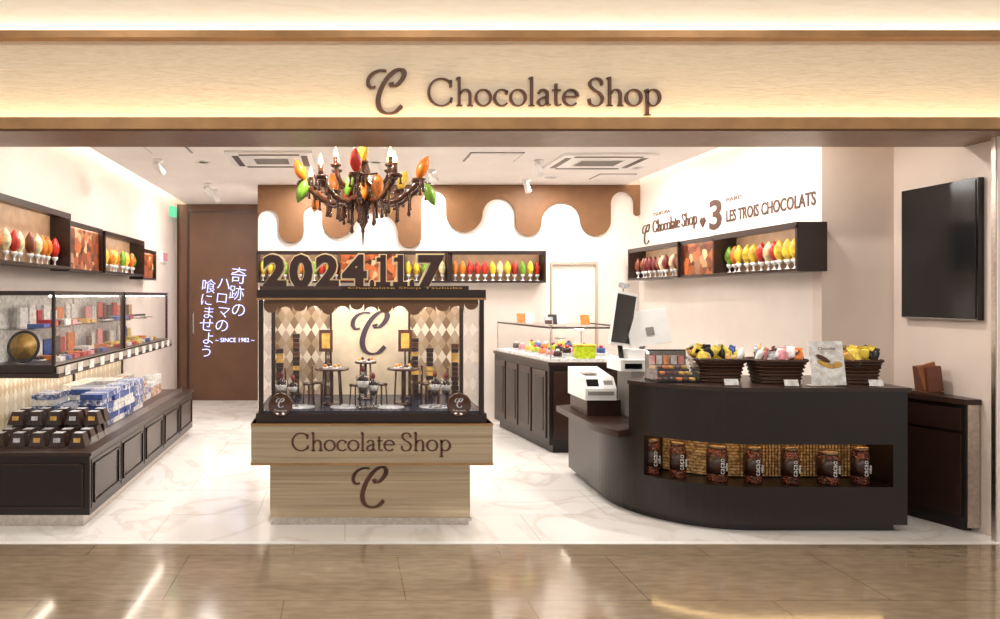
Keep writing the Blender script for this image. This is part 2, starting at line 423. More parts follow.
b.box(-1.035, -.935, YB + .1, YD, 0, 3.06, WALL); b.done('wall_back')
b = B(); b.box(XL, -.935, YD, YD + .1, 0, 3.12, WALLB); b.done('wall_corridor')
b = B()
b.box(2.445, 3.005, YB + .03, YB + .07, 0, 1.895, DOORW)
for x0, x1, z0, z1 in ((2.445, 2.465, 0, 1.895), (2.985, 3.005, 0, 1.895), (2.465, 2.985, 1.875, 1.895)):
    b.box(x0, x1, YB - .008, YB + .03, z0, z1, DOORL)
b.tube([(2.52, YB + .03, 1.0), (2.52, YB - .02, 1.0), (2.62, YB - .02, 1.0)], .008, STEEL)
b.done('door_1')
b = B()
b.box(-2.41, -1.04, YD - .04, YD - .002, 0, CZ - .002, DOORB)
b.box(-2.27, -2.24, YD - .055, YD - .04, 0, CZ - .002, DARK2)
b.box(-2.41, -2.385, YD - .055, YD - .04, 0, CZ - .002, DARK2)
b.box(-2.24, -1.04, YD - .05, YD - .04, 2.70, 2.715, DARK2)
b.tube([(-2.17, YD - .04, .95), (-2.17, YD - .09, .97), (-2.17, YD - .09, 1.25), (-2.17, YD - .04, 1.27)], .01, STEEL)
b.done('brown_corridor_door')  # the brown door at the corridor end, with its handle
pts = [(258, 279, 210, 'a'), (279, 304, 243, 't'), (304, 322, 206, 'a'), (322, 352, 238, 't'), (352, 398, 212, 'a'), (398, 421, 248, 't'), (421, 446, 191, 'a'),
       (446, 482, 232, 't'), (482, 515, 199, 'a'), (515, 541, 236, 't'), (541, 580, 203, 'a'), (580, 610, 236, 't'), (610, 633, 192, 'a'), (633, 640, 216, 't')]
segs = [((a - 345) * .0119, (c - 345) * .0119, 1.5 + (296 - z) * .0119, k) for a, c, z, k in pts]
b = B(); drip_panel(b, drip_profile(segs), CZ - .002, YB - .03, YB - .002, CHOC); b.done('chocolate_drip_wall_panel')

# storefront header
b = B()
b.box(-6, 8, 4.24, 4.56, 2.484, 3.04, FASC)
b.box(-6, 8, 4.12, 4.555, 2.470, 2.486, SOFF)
b.box(-6, 8, 4.10, 4.12, 2.480, 2.548, GOLD)
b.box(-6, 8, 4.17, 4.24, 3.043, 3.055, GOLD)
b.box(-6, 8, 4.17, 4.18, 3.055, 3.085, GOLD)
b.box(-6, 8, 4.24, 4.56, 3.04, 4.2, UPW)
b.done('storefront_header')
b = B(); b.box(-6, 8, 4.135, 4.155, 2.49, 2.505, LEDF); b.done('header_light_strip')
b = B(); b.box(-6, 8, 4.19, 4.205, 3.056, 3.066, LEDU); b.done('header_light_strip')
b = B(); b.box(3.965, XN + .1, YF, YF + .045, 0, 2.47, DOORW); b.box(3.96, 3.965, YF + .01, YF + .04, 0, 2.47, STEEL); b.box(XN + .1, 8, YF, YF + .2, 0, 2.47, WALL); b.done('wall_front_right')
b = B(); b.box(-6, XL - .1, YF, YF + .2, 0, 2.47, WALL); b.done('wall_front_left')
b = B()
serif_text(b, 'Chocolate Shop', face_cam(.495, 4.238, 2.647), 1.42, .168, SIGN, dep=.02, thick=.095, thin=.036)
emblem(b, face_cam(.14, 4.238, 2.60), .275, SIGN, .02)
b.done('shop_name_sign')

# ------------------------------------------------------------------ ceiling fixtures
def downlight(x, y, p, z=CZ):
    b = B(); b.lathe([(.075, 0), (.075, -.006), (.055, -.008), (.05, .0)], (x, y, z), WHITE, 24)
    ob = b.done('ceiling_downlight')
    l = bpy.data.lights.new('downlight_lamp', 'AREA'); l.shape = 'DISK'; l.size = .11; l.energy = p; l.color = (1, .955, .90)
    lo = bpy.data.objects.new('downlight_lamp', l); lo.location = (x, y, z - .012); sc.collection.objects.link(lo); lo.parent = ob
for (x, y) in ((-1.5, 5.3), (-.1, 5.0), (1.4, 5.0), (2.9, 4.95), (-1.4, 6.9), (.3, 6.9), (1.5, 6.5), (2.9, 5.9), (-.4, 7.9), (1.0, 7.9), (2.3, 7.8), (-1.7, 8.8), (3.0, 7.2)):
    downlight(x, y, 20.5)
RING = M('ac_vent_dark', (96, 84, 76), .5)
def ac(x0, x1, y0, y1):
    b = B()
    b.box(x0, x1, y0, y1, CZ - .025, CZ, WHITE)
    b.box(x0 + .22, x1 - .22, y0 + .22, y1 - .22, CZ - .03, CZ - .025, WHITE)
    for i in range(8):
        yy = y0 + .24 + i * (y1 - y0 - .48) / 8
        b.box(x0 + .24, x1 - .24, yy, yy + .012, CZ - .034, CZ - .03, GREY)
    for (a, c, d, e) in ((x0 + .12, x1 - .12, y0 + .05, y0 + .11), (x0 + .12, x1 - .12, y1 - .11, y1 - .05), (x0 + .05, x0 + .11, y0 + .12, y1 - .12), (x1 - .11, x1 - .05, y0 + .12, y1 - .12)):
        b.box(a, c, d, e, CZ - .028, CZ - .024, RING)
    b.done('ceiling_air_conditioner', .008)
ac(-1.1, -.3, 6.35, 7.1); ac(2.02, 2.9, 6.45, 7.2)
for (x0, x1, y0, y1) in ((1.15, 1.65, 6.42, 6.85), (-1.78, -1.4, 6.0, 6.45), (2.75, 3.15, 7.55, 7.9)):
    b = B(); b.box(x0, x1, y0, y1, CZ - .006, CZ, GREY); b.box(x0 + .015, x1 - .015, y0 + .015, y1 - .015, CZ - .012, CZ - .004, CEIL); b.done('ceiling_access_hatch')
def spot(x, y):
    b = B(); b.cyl((x, y, CZ - .03), .045, .03, WHITE); b.tube([(x, y, CZ - .03), (x, y, CZ - .07)], .01, WHITE)
    b.tube([(x - .02, y - .04, CZ - .05), (x + .03, y + .05, CZ - .13)], [.028, .036], WHITE, 14); b.done('ceiling_spotlight')
for p in ((-1.80, 6.75), (-1.60, 8.2), (-1.62, 8.7), (.9, 7.3), (1.88, 6.8), (2.05, 7.9)): spot(*p)

# ------------------------------------------------------------------ wall shelves with pods
PODK = ['red', 'orange', 'yellow', 'green', 'yellow', 'cream', 'orange']
def shelf(name, T, W, H, D, cells, keys=None):
    b = B(); b.T = T; t = .022
    b.box(0, W, 0, D, 0, t, FRAME); b.box(0, W, 0, D, H - t, H, FRAME); b.box(0, t, 0, D, t, H - t, FRAME); b.box(W - t, W, 0, D, t, H - t, FRAME)
    b.box(0, W, 0, .012, H - .045, H - t, FRAME)
    b.box(t, W - t, D - .015, D, t, H - t, FRAME)
    b.box(t + .02, W - t - .02, .014, .03, H - t - .014, H - t, LEDS)
    x = t
    for kind, w, n in cells:
        if kind == 'poster':
            b.box(x, x + w, .03, .045, t, H - t, POST)
        elif kind == 'pods':
            b.box(x, x + w, D - .018, D - .015, t, H - t, SHBACK)
            for i in range(n):
                px = x + w * (i + .5) / n; py = D * .5 + random.uniform(-.02, .02)
                b.lathe([(.026, 0), (.024, .005), (.006, .012), (.006, .04), (.022, .055), (.026, .075)], (px, py, t), PC['white'], 12)
                k = random.choice(keys or PODK)
                b.pod((px, py, t + .065 + .085), .17, min(.042, w / n * .46), POD[k], (random.uniform(-.12, .12), 0, 1), 16)
        x += w
        if x < W - .05: b.box(x - .006, x + .006, .02, D, t, H - t, FRAME)
    b.done(name)
def TR(x, y, z, a): return Matrix.Translation((x, y, z)) @ Matrix.Rotation(a, 4, 'Z')
shelf('cocoa_pod_wall_shelf', TR(1.225, YB - .2, 1.655, 0), 1.11, .37, .2, [('pods', 1.06, 12)])
shelf('cocoa_pod_wall_shelf', TR(-1.03, YB - .2, 1.655, 0), 2.25, .37, .2, [('pods', .95, 11), ('poster', .75, 0), ('pods', .5, 5)])
shelf('cocoa_pod_wall_shelf', TR(XR - .22, 8.12, 1.68, -pi / 2), 1.22, .36, .22, [('pods', 1.17, 12)], ['red', 'brown', 'cream', 'wine', 'orange', 'brown', 'cream'])
shelf('poster_wall_shelf', TR(XR - .20, 6.9, 1.68, -pi / 2), .65, .36, .2, [('poster', .6, 0)])
shelf('cocoa_pod_wall_shelf', TR(XR - .22, 6.25, 1.68, -pi / 2), 1.17, .36, .22, [('pods', 1.12, 12)], ['green', 'yellow', 'orange', 'red', 'yellow', 'yellow', 'cream'])
shelf('cocoa_pod_wall_shelf', TR(XL + .18, 4.55, 1.72, pi / 2), 1.25, .46, .18, [('pods', 1.2, 10)], ['red', 'brown', 'cream', 'cream', 'orange', 'yellow'])
shelf('poster_wall_shelf', TR(XL + .16, 5.82, 1.71, pi / 2), .8, .42, .16, [('poster', .75, 0)])
shelf('cocoa_pod_wall_shelf', TR(XL + .18, 6.63, 1.72, pi / 2), 1.3, .40, .18, [('pods', 1.25, 11)])
shelf('poster_wall_shelf', TR(XL + .16, 7.95, 1.69, pi / 2), .55, .35, .16, [('poster', .5, 0)])

b = B()
emblem(b, face_left(XR, 8.22, 2.10), .23, SIGN, .01)
serif_text(b, 'Chocolate Shop', face_left(XR, 7.95, 2.22), 1.0, .13, SIGN, .01, .13, .06)
b.font('TSUKUBA', face_left(XR, 7.95, 2.40), SIGN, .42, .055, .008)
b.font('3', face_left(XR, 6.72, 2.14), SIGN, .22, .38, .012, .008)
b.font('PARIS', face_left(XR, 6.42, 2.36), SIGN, .26, .055, .008)
b.font('LES TROIS CHOCOLATS', face_left(XR, 6.42, 2.18), SIGN, 1.22, .145, .01, .003)
b.blob((XR - .004, 6.86, 2.245), .006, .026, .026, SIGN); b.blob((XR - .004, 6.82, 2.245), .006, .026, .026, SIGN)
b.ribbon([(-.045, .01), (0, -.05), (.045, .01)], face_left(XR, 6.84, 2.235), SIGN, .03, .03, .01)
b.done('wall_brand_lettering')

b = B()
def neon(txt, x, z, size, step):
    for i, ch in enumerate(txt):
        F = face_cam(x + .014 * (-1) ** i, YD - .058, z - i * step) @ Matrix.Rotation(-.10, 4, 'Z')
        b.font(ch, F, NEON, None, size * (1.0 if i % 3 else 1.1), .012, -.003, 'CENTER')
neon('奇跡の', -1.55, 1.70, .23, .24)
neon('ハロマの', -1.76, 1.60, .20, .20)
neon('喰にませよう', -1.98, 1.56, .20, .185)
b.font('~ SINCE 1982 ~', face_cam(-1.86, YD - .06, .84), NEON, .56, .085, .01)
b.done('neon_wall_sign')
b = B(); b.box(XL, XL + .03, 9.3, 9.55, 1.95, 2.10, WHITE); b.box(XL + .03, XL + .034, 9.32, 9.53, 1.97, 2.08, PC['pink']); b.done('wall_notice_plate')
b = B(); b.box(XL, XL + .05, 9.75, 9.98, 2.62, 2.76, emis('exit_green', (120, 230, 170), 1.2)); b.done('exit_sign')

# ------------------------------------------------------------------ left display counter
b = B()
x0, x1, y0, y1 = XL + .01, -1.66, 4.55, 7.62
b.box(x0, x1 - .04, y0 + .01, y1 - .04, 0, .075, STEEL)
b.box(x0, x1, y0, y1, .075, .46, DARK)
b.box(x0, x1 + .015, y0 - .015, y1 + .015, .46, .484, DARK2)
n = 5
for i in range(n):
    a = y0 + .03 + i * (y1 - y0 - .03) / n; c = a + (y1 - y0 - .03) / n - .04
    b.box(x1, x1 + .004, a, c, .11, .43, DARK2)
    for (p, q, r, s_) in ((a + .03, c - .03, .385, .40), (a + .03, c - .03, .14, .155), (a + .03, a + .045, .14, .40), (c - .045, c - .03, .14, .40)):
        b.box(x1 + .004, x1 + .014, p, q, r, s_, DARK)
for (p, q, r, s_) in ((x0 + .04, x1 - .04, .40, .412), (x0 + .04, x1 - .04, .12, .132), (x1 - .05, x1 - .038, .12, .412)):
    b.box(p, q, y0 - .01, y0, r, s_, DARK2)
b.box(x0, x0 + .02, y0 + .08, y1 - .05, .484, .93, ARGL)
ux = -1.97
b.box(x0, -1.93, 4.72, 7.80, .945, .975, DARK2)
b.box(x0, ux, 4.75, 7.78, .975, 1.03, FRAME)
b.box(-1.945, -1.93, 4.72, 7.80, .975, 1.02, STEEL)
b.box(x0 + .1, x0 + .14, 4.85, 7.6, .935, .945, LEDW)
for (a, c) in ((4.75, 6.22), (6.27, 7.78)):
    b.box(x0, ux, a, c, 1.505, 1.535, FRAME)
    b.box(ux, ux + .003, a, c, 1.503, 1.508, STEEL); b.box(ux, ux + .003, a, c, 1.026, 1.032, STEEL)
    b.box(x0, x0 + .015, a, c, 1.03, 1.505, PC['white'])
    for yy in (a, c - .022):
        b.box(ux - .022, ux, yy, yy + .022, 1.03, 1.505, FRAME)
    X = ux - .004
    b.quad((X, a + .022, 1.03), (X, c - .022, 1.03), (X, c - .022, 1.505), (X, a + .022, 1.505), GLASS)
    b.quad((x0, a + .006, 1.03), (ux - .022, a + .006, 1.03), (ux - .022, a + .006, 1.505), (x0, a + .006, 1.505), GLASS)
    b.box(ux - .06, ux - .03, a + .05, c - .05, 1.495, 1.505, LEDS)
    b.box(x0 + .02, ux - .16, a + .03, c - .03, 1.27, 1.276, ACRY)
    for yy in (a + .2, (a + c) / 2, c - .2): b.box(x0 + .015, ux - .18, yy, yy + .01, 1.255, 1.27, STEEL)
for yy in (4.72, 6.22, 7.57):
    b.box(x0, x0 + .03, yy, yy + .04, .484, 1.03, FRAME)
b.quad((x0, y0 + .1, .484), (x1 - .25, y0 + .1, .484), (x1 - .25, y0 + .1, .94), (x0, y0 + .1, .94), GLASS)
b.quad((x1 - .03, y0 + .1, .484), (x1 - .03, y1 - .1, .484), (x1 - .03, y1 - .1, .56), (x1 - .03, y0 + .1, .56), GLASS)
for i in range(13):
    a = 4.82 + i * .23
    b.box(-1.928, -1.924, a, a + .09, .955, 1.02, PC['white'])
b.done('chocolate_display_counter', .002)

b = B(); ks = ['orange', 'gold', 'red', 'blue', 'white', 'choc', 'red', 'yellow', 'brown', 'silver', 'gold', 'white', 'orange', 'yellow', 'pink', 'blue', 'white']
for (ya, yb) in ((5.02, 6.1), (6.35, 7.7)):
    for z in (1.031, 1.277):
        y = ya
        while y < yb - .1:
            w = random.uniform(.07, .15); k = PC[random.choice(ks)]
            if random.random() < .6:
                b.box(-2.35, -2.33, y, y + w, z, z + random.uniform(.1, .17), k)
                b.box(-2.28, -2.16, y, y + w * .9, z, z + random.uniform(.02, .05), PC[random.choice(ks)])
            else:
                b.lathe([(.05, 0), (.055, .006), (.02, .01)], (-2.22, y + .06, z), PC['white'], 16)
                for j in range(4): b.blob((-2.22 + .022 * math.cos(j * 1.6), y + .06 + .022 * math.sin(j * 1.6), z + .018), .015, .015, .012, PC['choc'])
                b.box(-2.36, -2.345, y, y + w, z, z + .13, k)
            if z < 1.2:
                b.box(-2.10, -2.04, y, y + w * .7, z, z + .03, PC[random.choice(ks)])
            y += w + .03
b.done('chocolate_gift_boxes')
b = B()
b.T = Matrix.Translation((-2.24, 4.89, 1.145)) @ Matrix.Rotation(math.radians(80), 4, 'X')
b.lathe([(.001, 0), (.09, .003), (.115, .012), (.105, .012), (.085, .006)], (0, 0, 0), PC['black'], 28)
b.lathe([(.08, .010), (.09, .012), (.095, .013)], (0, 0, 0), PC['gold'], 28)
b.done('decorative_plate')
b = B()
def pile(xa, xb, ya, yb, w, d, h, lay, mats):
    x = xa
    while x + w <= xb + .001:
        y = ya
        while y + d <= yb + .001:
            L = max(1, lay + random.choice((-2, -1, 0, 0)))
            for i in range(L):
                ox = random.uniform(-.008, .008); oy = random.uniform(-.008, .008)
                mm = random.choice(mats)
                b.box(x + ox, x + w * .95 + ox, y + oy, y + d * .95 + oy, .4845 + i * h, .4845 + (i + .93) * h, mm)
                b.box(x + ox - .001, x + w * .95 + ox + .001, y + oy + d * .4, y + oy + d * .47, .4845 + i * h - .0005, .4845 + (i + .93) * h + .0015, PC['white'])
            y += d
        x += w
pile(-2.38, -1.83, 5.32, 6.5, .18, .28, .045, 6, [BLUEP, PC['blue'], BLUEP, PC['white']])
pile(-2.38, -1.80, 6.6, 7.45, .15, .2, .05, 4, [ORP, PC['white'], BLUEP, ORP])
b.done('stacked_chocolate_boxes')
b = B()
for r in range(5):
    for c in range(4):
        cx = -2.40 + r * .135; cy = 4.70 + c * .135
        L = 2 if c > 1 else 1
        for l in range(L):
            z = .4845 + l * .1
            vs = [(cx, cy, z), (cx + .115, cy, z), (cx + .115, cy + .11, z), (cx, cy + .11, z), (cx + .025, cy + .02, z + .09), (cx + .09, cy + .02, z + .09), (cx + .09, cy + .09, z + .09), (cx + .025, cy + .09, z + .09)]
            b.add(vs, [(3, 2, 1, 0), (0, 1, 5, 4), (1, 2, 6, 5), (2, 3, 7, 6), (3, 0, 4, 7)], PC['choc']); b.add(vs, [(4, 5, 6, 7)], PC['silver'])
            b.box(cx + .035, cx + .08, cy + .002, cy + .006, z + .03, z + .06, PC['silver' if r % 2 else 'gold'], Matrix.Rotation(-.2, 3, 'X'))
b.done('stacked_mini_cake_boxes')

# ------------------------------------------------------------------ centre showcase
b = B()
b.box(-.48, .81, 4.59, 5.30, 0, .03, STEEL)
b.box(-.491, .819, 4.585, 5.34, .03, .413, PANW)
b.box(-.50, .828, 4.578, 5.345, .028, .05, STEEL)
b.box(-.603, .950, 4.50, 5.40, .413, .681, PANW)
for z in (.413, .668): b.box(-.606, .953, 4.494, 5.403, z, z + .013, GOLD)
b.box(-.575, .915, 4.52, 5.38, .681, .74, FRAME)
X0, X1, Y0, Y1 = -.56, .90, 4.53, 5.36
for xx in (X0, X1 - .03):
    for yy in (Y0, Y1 - .03): b.box(xx, xx + .03, yy, yy + .03, .74, 1.50, FRAME)
b.box(X0 - .01, X1 + .01, Y0 - .01, Y1 + .01, 1.485, 1.54, FRAME)
b.box(X0 - .012, X1 + .012, Y0 - .012, Y0 - .008, 1.475, 1.488, GOLD)
b.quad((X0 + .03, Y0 + .012, .74), (X1 - .03, Y0 + .012, .74), (X1 - .03, Y0 + .012, 1.485), (X0 + .03, Y0 + .012, 1.485), GLASS)
for X in (X0 + .012, X1 - .012):
    b.quad((X, Y0 + .03, .74), (X, Y1 - .03, .74), (X, Y1 - .03, 1.485), (X, Y0 + .03, 1.485), GLASS)
b.box(X0 + .03, X1 - .03, Y1 - .03, Y1 - .01, .74, 1.485, ARG)
b.box(-.10, .48, Y1 - .045, Y1 - .03, .752, 1.44, BEIGE)
for X in (-.115, .48): b.box(X, X + .015, Y1 - .05, Y1 - .03, .752, 1.45, DARK2)
b.box(X0 + .03, X1 - .03, Y0 + .03, Y1 - .03, .74, .752, NAVY)
b.box(X0 + .06, X1 - .06, Y0 + .05, Y0 + .07, 1.465, 1.485, LEDS)
b.box(X0 + .06, X1 - .06, Y1 - .12, Y1 - .10, 1.465, 1.485, LEDS)
zz = [1.39, 1.43, 1.40, 1.435, 1.38, 1.435, 1.41, 1.43, 1.39, 1.435, 1.375, 1.43, 1.40, 1.435, 1.41]
w = (X1 - X0 - .064) / len(zz); x = X0 + .032
drip_panel(b, drip_profile([(x + i * w, x + (i + 1) * w, z, 't' if i % 2 == 0 else 'a') for i, z in enumerate(zz)]), 1.485, Y0 + .02, Y0 + .028, CHOC)
serif_text(b, 'Chocolate Shop', face_cam(-.345, 4.50, .505), 1.03, .115, SIGN, .008, .12, .05)
emblem(b, face_cam(.055, 4.585, .115), .27, SIGN, .01)
emblem(b, face_cam(.06, Y1 - .045, 1.06), .33, INK, .008, .16)
b.box(-.02, .80, 4.525, 4.53, 1.542, 1.565, DARK2); b.box(-.02, .80, 4.53, 4.59, 1.54, 1.555, DARK2)
b.font('Chocolate Shop Tsukuba', face_cam(.02, 4.525, 1.546), PC['gold'], .74, .02, .002)
ob = b.done('chocolate_showcase', .002)
lamp(ob, 'showcase_fill_light', (.17, 4.95, 1.478), 1.2, .3, 9)  # added area light that brightens the case interior

b = B()
NUM = M('number_brown', (66, 32, 20), 0.35, var=0.1, coat=.3)
RIM = M('number_gold_glow_rim', (232, 204, 156), 0.3, .1, em=.45)  # gold rim with emission added, standing in for the outline bulbs
b.box(-.56, .70, 4.60, 4.75, 1.541, 1.565, DRIP)
for ch, px, ww in (('2', -.545, .155), ('0', -.37, .155), ('2', -.195, .155), ('4', -.02, .165), ('.', .165, .03), ('.', .43, .03), ('7', .485, .175)):
    b.font(ch, face_cam(px, 4.66, 1.566), NUM, ww, .285, .05, .012)
    b.font(ch, face_cam(px - .009, 4.70, 1.562), RIM, ww + .018, .296, .012, .021)
for px in (.205, .32):    # slab-serif ones
    for m_, e, ya, yb in ((NUM, 0, 4.635, 4.685), (RIM, .009, 4.694, 4.706)):
        b.box(px - e, px + .095 + e, ya, yb, 1.566 - (e and .001), 1.594 + e, m_)
        b.box(px + .030 - e, px + .066 + e, ya, yb, 1.594, 1.772 + e, m_)
        b.box(px + .006 - e, px + .030, ya, yb, 1.728 - e, 1.756 + e, m_)
b.done('date_number_sign')

b = B(); F = .7525
def mtable(x, y, h=.22, r=.085):
    b.cyl((x, y, F), .06, .012, DRIP); b.cyl((x, y, F + .012), .010, h - .024, DRIP, 12); b.cyl((x, y, F + h - .012), r, .014, DRIP, 28)
    for i in range(4): b.tube([(x + r * .6 * math.cos(i * 1.57 + .7), y + r * .6 * math.sin(i * 1.57 + .7), F + h - .01), (x + r * .75 * math.cos(i * 1.57 + .7), y + r * .75 * math.sin(i * 1.57 + .7), F)], .006, DRIP)
def mstool(x, y, h=.15):
    b.cyl((x, y, F + h - .014), .042, .014, DRIP, 18)
    for i in range(4): b.tube([(x + .03 * math.cos(i * 1.57), y + .03 * math.sin(i * 1.57), F + h - .01), (x + .038 * math.cos(i * 1.57), y + .038 * math.sin(i * 1.57), F)], .005, DRIP)
def mchair(x, y, s=1):
    for dx in (-.03, .03):
        for dy in (-.03, .03): b.box(x + dx - .005, x + dx + .005, y + dy - .005, y + dy + .005, F, F + .12, DRIP)
    b.box(x - .036, x + .036, y - .036, y + .036, F + .12, F + .132, DRIP)
    b.box(x + s * .03, x + s * .037, y - .036, y + .036, F + .132, F + .25, DRIP)
def bartower(x, y, h, w=.05):
    b.box(x - w * .7, x + w * .7, y - w * .7, y + w * .7, F, F + .03, PC['choc'])
    z = F + .03; i = 0
    while z < F + h:
        k = random.choice(['choc', 'brown', 'choc', 'gold'] if i % 3 else ['choc'])
        e = w * random.uniform(.42, .52)
        b.box(x - e, x + e, y - e * .8, y + e * .8, z, z + .03, PC[k]); z += .034; i += 1
mtable(-.09, 4.84, .25, .12); mtable(.40, 4.84, .25, .11); mtable(.15, 5.10, .27, .08)
for x, y in ((-.25, 4.82), (.07, 4.76), (.25, 4.80), (.56, 4.82)): mstool(x, y)
for x, y, s in ((-.38, 4.86, -1), (.68, 4.88, 1), (-.20, 5.02, -1), (.52, 5.04, 1)): mchair(x, y, s)
for x, y, h in ((-.47, 5.05, .34), (-.36, 5.18, .44), (.52, 5.20, .42), (.62, 5.12, .36), (.80, 5.1, .40)): bartower(x, y, h)
for x, y, t in ((-.09, 4.84, .251), (.40, 4.84, .251), (.15, 5.10, .271)):
    z0_ = F + t
    for j in range(4):
        xx, yy = x + .05 * math.cos(j * 1.6 + .4), y + .05 * math.sin(j * 1.6 + .4)
        b.cyl((xx, yy, z0_), .02, .006, PC['white'], 14); b.blob((xx, yy, z0_ + .016), .012, .012, .012, PC[random.choice(['choc', 'gold', 'orange', 'brown'])])
for x in (-.14, .44):
    b.box(x - .05, x + .05, 5.12, 5.135, F + .34, F + .50, PC['brown']); b.box(x - .03, x + .03, 5.115, 5.12, F + .365, F + .475, PC['gold']); b.box(x - .006, x + .006, 5.125, 5.13, F, F + .34, PC['choc'])
    b.cyl((x, 5.128, F), .035, .01, PC['choc'])
for x in (-.3, .0, .3, .6): b.lathe([(.1, 0), (.1, .004), (.001, .005)], (x, 4.72, F), PC['silver'], 28)
b.done('miniature_chocolate_cafe')
def goblet(x, y, s=1.0):
    b = B(); b.lathe([(.034 * s, 0), (.032 * s, .004), (.006, .01), (.006, .045 * s), (.02 * s, .06 * s), (.034 * s, .14 * s)], (x, y, F + .006), ACRY, 20)
    b.lathe([(.015 * s, .062 * s), (.022 * s, .09 * s)], (x, y, F + .006), PC['choc'], 16); b.lathe([(.022 * s, .09 * s), (.029 * s, .12 * s)], (x, y, F + .006), PC['white'], 16)
    b.lathe([(.029 * s, .12 * s), (.02, .14 * s), (.001, .155 * s)], (x, y, F + .006), PC['choc'], 16)
    b.pod((x, y, F + .175 * s), .05, .014, POD['wine']); b.done('parfait_glass')
for x, y, s in ((-.42, 4.64, 1.3), (.12, 4.66, 1.5), (.60, 4.66, 1.3), (.68, 4.72, 1.2), (-.35, 4.72, 1.1), (.19, 4.70, 1.2)): goblet(x, y, s)
for x in (-.415, .735):
    b = B()
    b.T = Matrix.Translation((x, 4.515, .80)) @ Matrix.Rotation(pi / 2, 4, 'X')
    b.lathe([(.074, 0), (.078, .006), (.074, .012), (.066, .012), (.064, .009)], (0, 0, 0), DRIP, 32)
    b.T = Matrix.Identity(4)
    emblem(b, face_cam(x - .026, 4.506, .782), .06, PC['silver'], .002, .2)
    b.font('Premium', face_cam(x - .04, 4.505, .757), PC['silver'], .08, .02, .002)
    b.done('round_logo_plaque')

# ------------------------------------------------------------------ chandelier
b = B(); cx, cy = .14, 5.45
b.cyl((cx, cy, CZ - .03), .07, .03, DRIP)
for i in range(7): b.tube([(cx + .008 * (-1) ** i, cy, 2.79 - i * .03), (cx - .008 * (-1) ** i, cy, 2.76 - i * .03)], .007, DRIP)
b.lathe([(.012, .62), (.03, .58), (.018, .52), (.045, .46), (.06, .40), (.03, .34), (.05, .28), (.075, .2), (.06, .12), (.03, .06), (.04, .02), (.012, -.04), (.004, -.16), (.001, -.17)][::-1], (cx, cy, 2.06), DRIP, 20)
keys = ['orange', 'yellow', 'green', 'orange', 'yellow', 'orange', 'orange', 'red', 'green', 'orange']
def hang(x, y, z, L, r=.012):
    b.tube([(x, y, z), (x, y, z - L * .4), (x, y, z - L * .75), (x, y, z - L * .93), (x, y, z - L)], [r * 1.2, r * .6, r * .7, r * 1.1, r * .25], DRIP)
for i in range(10):
    a = 2 * pi * i / 10 + .18; ca, sa = math.cos(a), math.sin(a)
    P = cat3([(cx + r * ca, cy + r * sa, z) for r, z in ((.04, 2.30), (.12, 2.24), (.26, 2.22), (.38, 2.29), (.46, 2.36))])
    b.tube(P, [.020 + .009 * math.sin(j) ** 2 for j in range(len(P))], DRIP)
    ex, ey = cx + .46 * ca, cy + .46 * sa
    b.lathe([(.01, -.03), (.045, -.01), (.055, .008), (.05, .012), (.015, .01)], (ex, ey, 2.37), DRIP, 16)
    for j in range(3): hang(ex + .045 * math.cos(j * 2.1 + i), ey + .045 * math.sin(j * 2.1 + i), 2.37, random.uniform(.05, .14), .013)
    if i % 2 == 0:
        b.cyl((ex, ey, 2.37), .02, .09, DRIP, 12)
        b.lathe([(.010, 0), (.018, .02), (.014, .045), (.001, .085)], (ex, ey, 2.46), BULB, 12)
    else:
        b.pod((ex + .03 * ca, ey + .03 * sa, 2.46), .19, .044, POD[keys[i]], (ca * .5, sa * .5, 1))
    a2 = a + .31
    px, py = cx + .52 * math.cos(a2), cy + .52 * math.sin(a2)
    if i % 2: b.pod((px, py, 2.28), .19, .044, POD[keys[(i + 3) % 10]], (.4 * math.cos(a2), .4 * math.sin(a2), -1)); b.tube([(ex, ey, 2.36), (px, py, 2.365)], .008, DRIP)
    for j in (8, 13, 18): hang(P[j][0], P[j][1], P[j][2], random.uniform(.08, .2), .014)
for i in range(6):
    a = 2 * pi * i / 6 + .5; ca, sa = math.cos(a), math.sin(a)
    P = cat3([(cx + r * ca, cy + r * sa, z) for r, z in ((.04, 2.40), (.12, 2.34), (.2, 2.38), (.24, 2.48))])
    b.tube(P, .017, DRIP); ex, ey = cx + .24 * ca, cy + .24 * sa
    b.lathe([(.01, -.02), (.04, 0), (.045, .012), (.015, .01)], (ex, ey, 2.49), DRIP, 14)
    if i % 3 == 1: b.pod((ex, ey, 2.585), .17, .038, POD[keys[i]], (.2 * ca, .2 * sa, 1))
    else:
        b.cyl((ex, ey, 2.49), .017, .07, DRIP, 12); b.lathe([(.010, 0), (.018, .02), (.014, .045), (.001, .085)], (ex, ey, 2.56), BULB, 12)
    b.pod((cx + .13 * ca, cy + .13 * sa, 2.30 + .05 * (i % 2)), .18, .037, POD[['yellow', 'orange', 'red', 'green', 'orange', 'yellow'][i]], (.2 * ca, .2 * sa, -1))
    hang(cx + .1 * ca, cy + .1 * sa, 2.22, random.uniform(.15, .28), .016)
b.done('chocolate_chandelier')

